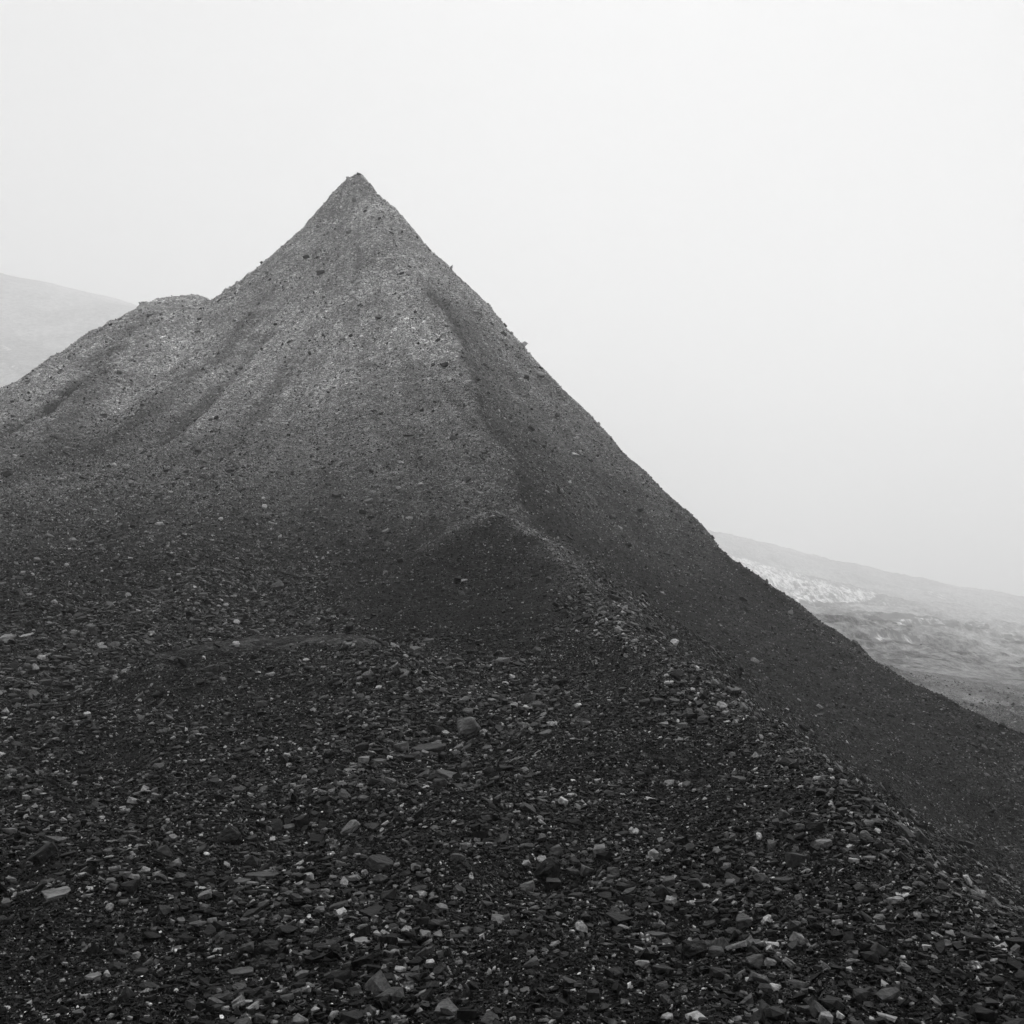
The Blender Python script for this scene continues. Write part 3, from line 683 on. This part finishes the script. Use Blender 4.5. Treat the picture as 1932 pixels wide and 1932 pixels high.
# ------------------------------------------------------------------ STONE SHAPES
import bmesh
def hull(points):
    bm = bmesh.new()
    vs = [bm.verts.new(p) for p in points]
    res = bmesh.ops.convex_hull(bm, input=vs)
    dead = [g for g in set(res["geom_interior"] + res["geom_unused"]) if isinstance(g, bmesh.types.BMVert) and g.is_valid]
    bmesh.ops.delete(bm, geom=dead, context='VERTS')
    bmesh.ops.triangulate(bm, faces=bm.faces[:])
    return bm
def slab_points(rng, n=6, asp=None, th=None, jit=.12):
    """corners of a broken plate, about 1 long"""
    asp = asp or rng.uniform(.5, .95); th = th or rng.uniform(.14, .42)
    ang = np.sort(rng.uniform(0, 2 * math.pi / n, n) + np.arange(n) * 2 * math.pi / n)
    rad = rng.uniform(.74, 1.0, n) * .5
    x = np.cos(ang) * rad; y = np.sin(ang) * rad * asp
    slope = rng.normal(0, .12, 2)
    pts = []
    for s in (-1, 1):
        k = rng.uniform(.72, 1.0) if s > 0 else rng.uniform(.8, 1.0)
        for i in range(n):
            pts.append((x[i] * k + rng.normal(0, jit * .25), y[i] * k + rng.normal(0, jit * .25), s * th * .5 + (x[i] * slope[0] + y[i] * slope[1]) * (s > 0) + rng.normal(0, th * jit)))
    return pts
def to_arrays(bm):
    bm.verts.index_update()
    v = np.array([q.co[:] for q in bm.verts], np.float32); f = np.array([[a.index for a in q.verts] for q in bm.faces], np.int64)
    bm.free(); return v, f
tr = np.random.default_rng(5)
T_SMALL = [to_arrays(hull(slab_points(tr, int(tr.integers(4, 6)), th=tr.uniform(.25, .6)))) for _ in range(24)]
T_BIG = [to_arrays(hull(slab_points(tr, int(tr.integers(5, 9)), jit=.2) + [tuple(tr.normal(0, .14, 3) * (1, .8, .5)) for _ in range(4)])) for _ in range(40)]

def normals(x, y, e=.12):
    z = height(x, y); nx = -(height(x + e, y) - z) / e; ny = -(height(x, y + e) - z) / e
    n = np.stack([nx, ny, np.ones_like(nx)], 1); return z, n / np.linalg.norm(n, axis=1, keepdims=True)
def frames(nrm, yaw, tilt_ax, tilt):
    """rotation matrices: z along the ground normal, turned by yaw, then tipped"""
    n = len(yaw); up = nrm
    ref = np.tile(np.array([1.0, 0, 0]), (n, 1)); tx = ref - up * (ref * up).sum(1, keepdims=True); tx /= np.linalg.norm(tx, axis=1, keepdims=True)
    ty = np.cross(up, tx)
    B = np.stack([tx, ty, up], 2)
    def rz(a):
        c, s = np.cos(a), np.sin(a); o = np.zeros_like(a); i = np.ones_like(a)
        return np.stack([np.stack([c, -s, o], 1), np.stack([s, c, o], 1), np.stack([o, o, i], 1)], 1)
    def rx(a):
        c, s = np.cos(a), np.sin(a); o = np.zeros_like(a); i = np.ones_like(a)
        return np.stack([np.stack([i, o, o], 1), np.stack([o, c, -s], 1), np.stack([o, s, c], 1)], 1)
    return B @ rz(tilt_ax) @ rx(tilt) @ rz(yaw - tilt_ax)

def visible(x, y, z, lift, slack=.006):
    a = np.arctan2(x, y); r = np.hypot(x, y)
    ia = np.clip(np.searchsorted(AZF, a), 0, len(AZF) - 1); ir = np.clip(np.searchsorted(RR_, r * .985) - 2, 0, len(RR_) - 1)
    return ((z + lift) / r + slack > RUNMAX[ir, ia])

def ray_hit(px, py):
    """where the sight line through a frame point meets the land"""
    d = np.exp(np.linspace(math.log(2.8), math.log(170), 1400))
    P = np.array([at(px, py, q) for q in d]); hz = height(P[:, 0], P[:, 1])
    k = np.nonzero(hz > P[:, 2])[0]
    if not len(k): return None
    k = k[0]; lo, hi = d[max(k - 1, 0)], d[k]
    for _ in range(12):
        m = .5 * (lo + hi); p = at(px, py, m)
        if height([p[0]], [p[1]])[0] > p[2]: hi = m
        else: lo = m
    return at(px, py, hi)

# ------------------------------------------------------------------ NAMED STONES
def stone_mesh(seed, w, dpt, hgt, kind, tone):
    rng = np.random.default_rng(seed)
    pts = []
    if kind in ('slab', 'shard', 'layered'):
        pts = slab_points(rng, 9 if kind != 'shard' else 6, 1.0, 1.0, .10)
        if kind == 'shard': pts = [(p[0], p[1] * (.35 + .9 * (p[0] + .5)) if p[0] < .1 else p[1], p[2]) for p in pts]
    elif kind == 'round':
        pts = [tuple(v / np.linalg.norm(v) * .5 * rng.uniform(.9, 1.05)) for v in rng.normal(0, 1, (60, 3))]
    elif kind in ('boulder', 'pitted'):
        pts = [tuple(v / np.linalg.norm(v) * .5 * rng.uniform(.78, 1.05)) for v in rng.normal(0, 1, (26, 3))]
    else:
        pts = [tuple(np.sign(v) * np.abs(v) ** .6 * .5) for v in rng.uniform(-1, 1, (16, 3))]
    bm = hull(pts)
    A = np.array([v.co[:] for v in bm.verts]); lo, hi = A.min(0), A.max(0)
    for v in bm.verts:
        c = (np.array(v.co[:]) - (lo + hi) / 2) / (hi - lo); v.co = Vector((c[0] * w, c[1] * dpt, c[2] * hgt))
    bmesh.ops.dissolve_limit(bm, angle_limit=math.radians(9), verts=bm.verts[:], edges=bm.edges[:])
    m = min(w, dpt, hgt)
    bmesh.ops.bevel(bm, geom=bm.edges[:], offset=m * (.07 if kind != 'round' else .12), segments=1, affect='EDGES', clamp_overlap=True)
    bmesh.ops.triangulate(bm, faces=bm.faces[:])
    for _ in range(3):
        long = [e for e in bm.edges if e.calc_length() > max(w, hgt) * .16]
        if long: bmesh.ops.subdivide_edges(bm, edges=long, cuts=1)
        bmesh.ops.triangulate(bm, faces=bm.faces[:])
    bm.normal_update()
    co = np.array([v.co[:] for v in bm.verts]); nr = np.array([v.normal[:] for v in bm.verts])
    s = seed * 3.7
    q = co / max(w, hgt)
    amp = {'slab': .020, 'shard': .02, 'layered': .03, 'round': .008, 'boulder': .045, 'pitted': .06, 'block': .025}[kind] * max(w, hgt)
    dsp = fbm(q[:, 0] * 4 + s, q[:, 2] * 9 + q[:, 1] * 5 - s, 3, seed % 97)
    lay = np.sin((q[:, 2] * (42 if kind == 'layered' else 26)) + 3 * perlin(q[:, 0] * 3 + s, q[:, 1] * 3, 3)) * (.5 if kind in ('slab', 'layered', 'shard') else 0) * (1 - np.abs(nr[:, 2]))
    co = co + nr * ((dsp + lay) * amp)[:, None]
    for v, c in zip(bm.verts, co): v.co = Vector(c)
    me = bpy.data.meshes.new("rock"); bm.to_mesh(me); bm.free()
    at_ = me.attributes.new("tone", 'FLOAT', 'POINT'); at_.data.foreach_set("value", np.full(len(me.vertices), tone * (.32 + 1.2 * min(tone, .5)), np.float32))
    me.materials.append({'pitted': M_PIT, 'layered': M_LAYER}.get(kind, M_SLATE))
    return me
PLACED = []          # x, y, radius, column, row, width
def put_stone(px, py, wu, asp, tone, kind, tilt, label, group, seed):
    # aim for the middle of the stone: its foot lies half its height lower
    p = ray_hit(px, py + wu * asp * .30)
    if p is None:
        p = ray_hit(px, py + wu * .8 + 4)
        if p is None: return None
    rng = np.random.default_rng(seed + 900)
    d = math.hypot(p[0], p[1]); wd = wu / FPX * p[1]
    _, nn = normals(np.array([p[0]]), np.array([p[1]]), .6 if d < 30 else 2.0)
    nrm = nn[0]
    hv = wu * asp / FPX * p[1]
    # a plate lies in the slope; the seen height is its depth foreshortened plus its thickness
    toward = np.array([p[0], p[1], p[2]]); toward /= np.linalg.norm(toward)
    face = abs(float(toward @ nrm))
    if kind in ('slab', 'shard', 'layered'):
        dep = min(max(.55 * hv / max(face, .2), wd * .35), wd * 1.05); th = max(hv - dep * face * .9, hv * .28, wd * .12)
    else:
        dep = wd * rng.uniform(.75, 1.0); th = hv * 1.05
    me = stone_mesh(seed, wd, dep, th, kind, tone)
    o = bpy.data.objects.new("rock", me); SC.collection.objects.link(o)
    n = (Vector(nrm) * (.7 if kind in ('slab', 'shard', 'layered') else .35) + Vector((0, 0, .5))).normalized()
    xa = (Vector((1, 0, 0)) - n * n.x).normalized(); ya = n.cross(xa)
    B = Matrix((xa, ya, n)).transposed()
    R = B @ Matrix.Rotation(-math.radians(tilt), 3, 'Y') @ Matrix.Rotation(rng.uniform(-.3, .3), 3, 'Z') @ Matrix.Rotation(rng.uniform(-.12, .16), 3, 'X')
    M = R.to_4x4()
    sink = .22
    M.translation = Vector(p) + n * th * (.5 - sink) + Vector((0, 1, 0)) * dep * .1
    o.matrix_world = M
    o["label"] = label; o["category"] = "rock"; o["group"] = group
    PLACED.append((p[0], p[1] + dep * .1, wd * .5, px, py, wu, dep))
    return o

REGION = lambda px, py: ("stones on the face of the pile" if py < 1130 else "stones in the foreground rubble")
seed = 1
for (px, py, wu, asp, tone, kind, tilt, text) in N:
    put_stone(px, py, wu, asp, tone, kind, tilt, text, REGION(px, py), seed); seed += 1
# smaller companions, each told by the named stone it lies beside
DIRS = [("directly left of", -1, 0), ("directly right of", 1, 0), ("just below", 0, 1), ("just above", 0, -1),
        ("down and left of", -.8, .8), ("down and right of", .8, .8)]
LOOK = [("grey", .09, 'slab', "slate chip"), ("dark", .035, 'slab', "slate plate"), ("pale", .2, 'block', "stone"), ("dark", .03, 'block', "angular stone"),
        ("grey", .10, 'shard', "shard"), ("mottled grey", .11, 'round', "cobble"), ("grey", .08, 'block', "blocky stone"), ("dark", .04, 'shard', "pointed shard")]
cr = np.random.default_rng(23)
order = [i for i in np.argsort([-n[2] for n in N]) if N[i][1] > 1150]
made = len(PLACED); k = 0
for rnd in range(3):
    for i in order:
        if made >= 300: break
        px, py, wu, asp, *_x, text = N[i]
        name, dx, dy = DIRS[(k + rnd * 2) % 6]; k += 1
        cw = min(max(wu * cr.uniform(.5, .75), 15), 30); ca = cr.uniform(.4, .75)
        qx = px + dx * (wu * .5 + cw * .62); qy = py + dy * (wu * asp * .5 + cw * ca * .9 + 3)
        if not (8 < qx < 1924 and qy < 1920): continue
        if any(abs(qx - P[3]) < .5 * (cw + P[5]) and abs(qy - P[4]) < .36 * (cw + P[5]) for P in PLACED): continue
        ad_, tn, kd, noun = LOOK[int(cr.integers(0, len(LOOK)))]
        if kd == 'round' : ca = .65
        lab = f"{ad_} {noun} {name} the {text}"
        if len(lab.split()) > 16: lab = f"{ad_} {noun.split()[-1]} {name} the {text}"
        if len(lab.split()) > 16: continue
        N_used = put_stone(qx, qy, cw, ca, tn * cr.uniform(.8, 1.25), kd, cr.uniform(-22, 22), lab, REGION(qx, qy), 400 + made)
        if N_used: made += 1
print("named stones", len(PLACED))

# ------------------------------------------------------------------ THE MASS OF GRAVEL AND RUBBLE
def scatter(L, cov_fn, templates, rmax, rmin=2.2):
    HA = math.radians(66 if rmax < 25 else 45 if rmax < 50 else 36)
    area = (rmax ** 2 - rmin ** 2) * HA
    n = int(area * cov_fn(np.array([1.0]))[0] / (L * L * .5))
    a = RNG.uniform(-HA, HA, n); r = np.sqrt(RNG.uniform(rmin ** 2, rmax ** 2, n))
    x = np.sin(a) * r; y = np.cos(a) * r; k0 = np.abs(x) < .58 * y + 2.6; x, y = x[k0], y[k0]; zb = h_base(x, y)
    keep = visible(x, y, zb, L + .3, .01)
    x, y, zb = x[keep], y[keep], zb[keep]
    px, py = proj(x, y, zb); k2 = (py < 2350); x, y, zb = x[k2], y[k2], zb[k2]
    c = coarse(x, y, zb); c = np.where(np.hypot(x, y) > 125, c * .4, c)
    cmax = cov_fn(np.array([1.0]))[0]
    k3 = RNG.uniform(0, 1, len(x)) < cov_fn(c) / cmax
    x, y = x[k3], y[k3]
    z, nrm = normals(x, y, max(.05, L))
    k4 = visible(x, y, z, L, .004)
    x, y, z, nrm = x[k4], y[k4], z[k4], nrm[k4]
    if L > .05 and len(PLACED):          # leave the named stones their place
        P = np.array([q[:7] for q in PLACED]); ok = np.ones(len(x), bool)
        for q in P:
            ok &= ~((np.abs(x - q[0]) < q[2] + L * .3) & (np.abs(y - q[1]) < q[6] * .5 + L * .6))
        x, y, z, nrm = x[ok], y[ok], z[ok], nrm[ok]
    n = len(x)
    size = L * np.exp(RNG.normal(0, .26, n)); size = np.minimum(size, L * 1.6)
    tone = np.minimum(TONE_M * np.exp(RNG.normal(0, 1.1, n)), .16) * (.22 if L < .04 else .7 if L < .06 else 1.5 if L < .1 else 1.8); q = RNG.uniform(0, 1, n)  # finest grit darkened so the gaps between stones look shaded
    mt = tone_with_haze(x, y, z); dust_haze = sstep(-6, 6, z) * sstep(40, 62, np.hypot(x, y))  # stones up the pile paler too, haze painted into their tone
    pale = .11 if L < .04 else .07 + .05 * dust_haze if L < .1 else .03 + .06 * dust_haze
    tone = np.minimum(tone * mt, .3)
    tone = np.where(q < pale, RNG.uniform(.08, .30, n) * (1 + .9 * dust_haze) * (1 if L < .1 else .6), tone); tone = np.where(q < .010 * (L < .04) + .004 * (L < .06) * (L > .04), RNG.uniform(.35, .65, n), tone)
    tone = np.where(q > .84 - .10 * dust_haze, TONE_M * .4, tone)  # extra near-black stones up the pile stand in for shadowed pits
    yaw = RNG.uniform(0, 6.28, n); R = frames(nrm, yaw, RNG.uniform(0, 6.28, n), RNG.normal(0, .36, n) * (.75 + .5 * c[k3][k4] if False else 1))
    sc = np.stack([size, size * RNG.uniform(.7, 1.1, n), size * RNG.uniform(.4, 1.0, n)], 1)
    which = RNG.integers(0, len(templates), n); lift = RNG.uniform(0, 1, n)
    V = []; F = []; T = []; off = 0
    for t, (tv, tf) in enumerate(templates):
        i = np.nonzero(which == t)[0]
        if not len(i): continue
        loc = tv[None] * sc[i, None, :]
        wv = np.einsum('nij,nvj->nvi', R[i], loc) + np.stack([x[i], y[i], z[i] + size[i] * (.02 + .22 * lift[i])], 1)[:, None]
        V.append(wv.reshape(-1, 3)); m = len(tv)
        F.append((tf[None] + (np.arange(len(i)) * m)[:, None, None] + off).reshape(-1)); off += m * len(i)
        T.append(np.repeat(tone[i], m))
    print("L", L, "n", n)
    return np.concatenate(V).astype(np.float32), np.concatenate(F), np.concatenate(T)
TONE_M = .0122
def merge(name, parts, label, cat):
    off = 0; FF = []
    for v, f, t in parts: FF.append(f + off); off += len(v)
    o = new_mesh(name, np.concatenate([p[0] for p in parts]), np.concatenate(FF), 3, M_GRAVEL, False, {"tone": np.concatenate([p[2] for p in parts])})
    o["kind"] = "stuff"; o["label"] = label; o["category"] = cat
    return o
grit = [scatter(.013, lambda c: .30 + 0 * c, T_SMALL, 8.2), scatter(.021, lambda c: .30 - .1 * c, T_SMALL, 13),
        scatter(.034, lambda c: .24 + .04 * c, T_SMALL, 22)]
merge("gravel", grit, "fine dark slate grit covering the whole slope", "gravel")
rub = [scatter(.05, lambda c: .15 + .40 * c, T_SMALL, 44), scatter(.085, lambda c: .02 + .50 * c ** 1.4, T_BIG, 30), scatter(.09, lambda c: .11 + .42 * c ** 1.4, T_SMALL, 76, 30),
       scatter(.14, lambda c: .004 + .15 * c ** 2.2, T_BIG, 13), scatter(.15, lambda c: .008 + .46 * c ** 1.8, T_BIG, 40, 13), scatter(.15, lambda c: .08 + .20 * c ** 1.5, T_SMALL, 124, 40),
       scatter(.24, lambda c: .003 + .30 * c ** 2.4, T_BIG, 60, 18), scatter(.25, lambda c: .035 + .05 * c, T_SMALL, 145, 60), scatter(.42, lambda c: .012 + .03 * c, T_BIG, 150, 48),
       scatter(.8, lambda c: .004 + 0 * c, T_BIG, 150, 62)]
merge("rubble", rub, "loose broken slate pieces strewn thick over the pile and foreground", "rubble")

# ------------------------------------------------------------------ HAZE: the air itself
def haze():
    bm = bmesh.new(); bmesh.ops.create_cube(bm, size=1)
    lo = Vector((-4000, -4000, HZ_LO)); hi = Vector((4000, 4000, HZ_HI))
    for v in bm.verts: v.co = Vector([(lo[i] + hi[i]) / 2 + v.co[i] * (hi[i] - lo[i]) for i in range(3)])
    me = bpy.data.meshes.new("haze"); bm.to_mesh(me); bm.free()
    m = bpy.data.materials.new("haze"); m.use_nodes = True; t = m.node_tree; t.nodes.clear()
    o_ = t.nodes.new("ShaderNodeOutputMaterial"); v = t.nodes.new("ShaderNodeVolumePrincipled")
    v.inputs["Color"].default_value = (1, 1, 1, 1); v.inputs["Density"].default_value = HAZE; v.inputs["Anisotropy"].default_value = .22
    t.links.new(v.outputs[0], o_.inputs["Volume"]); me.materials.append(m)
    o = bpy.data.objects.new("haze", me); SC.collection.objects.link(o); o["kind"] = "stuff"; o["label"] = "pale mist filling the air over the whole slope"; o["category"] = "mist"
zs = [v for ob in SC.objects if ob.type == 'MESH' and ob.name in ("hill", "moorland", "mountain") for v in (min(q[2] for q in ob.bound_box), max(q[2] for q in ob.bound_box))]
HZ_LO, HZ_HI = min(zs) - 1, max(zs) + 6
print("haze", HZ_LO, HZ_HI)
haze()
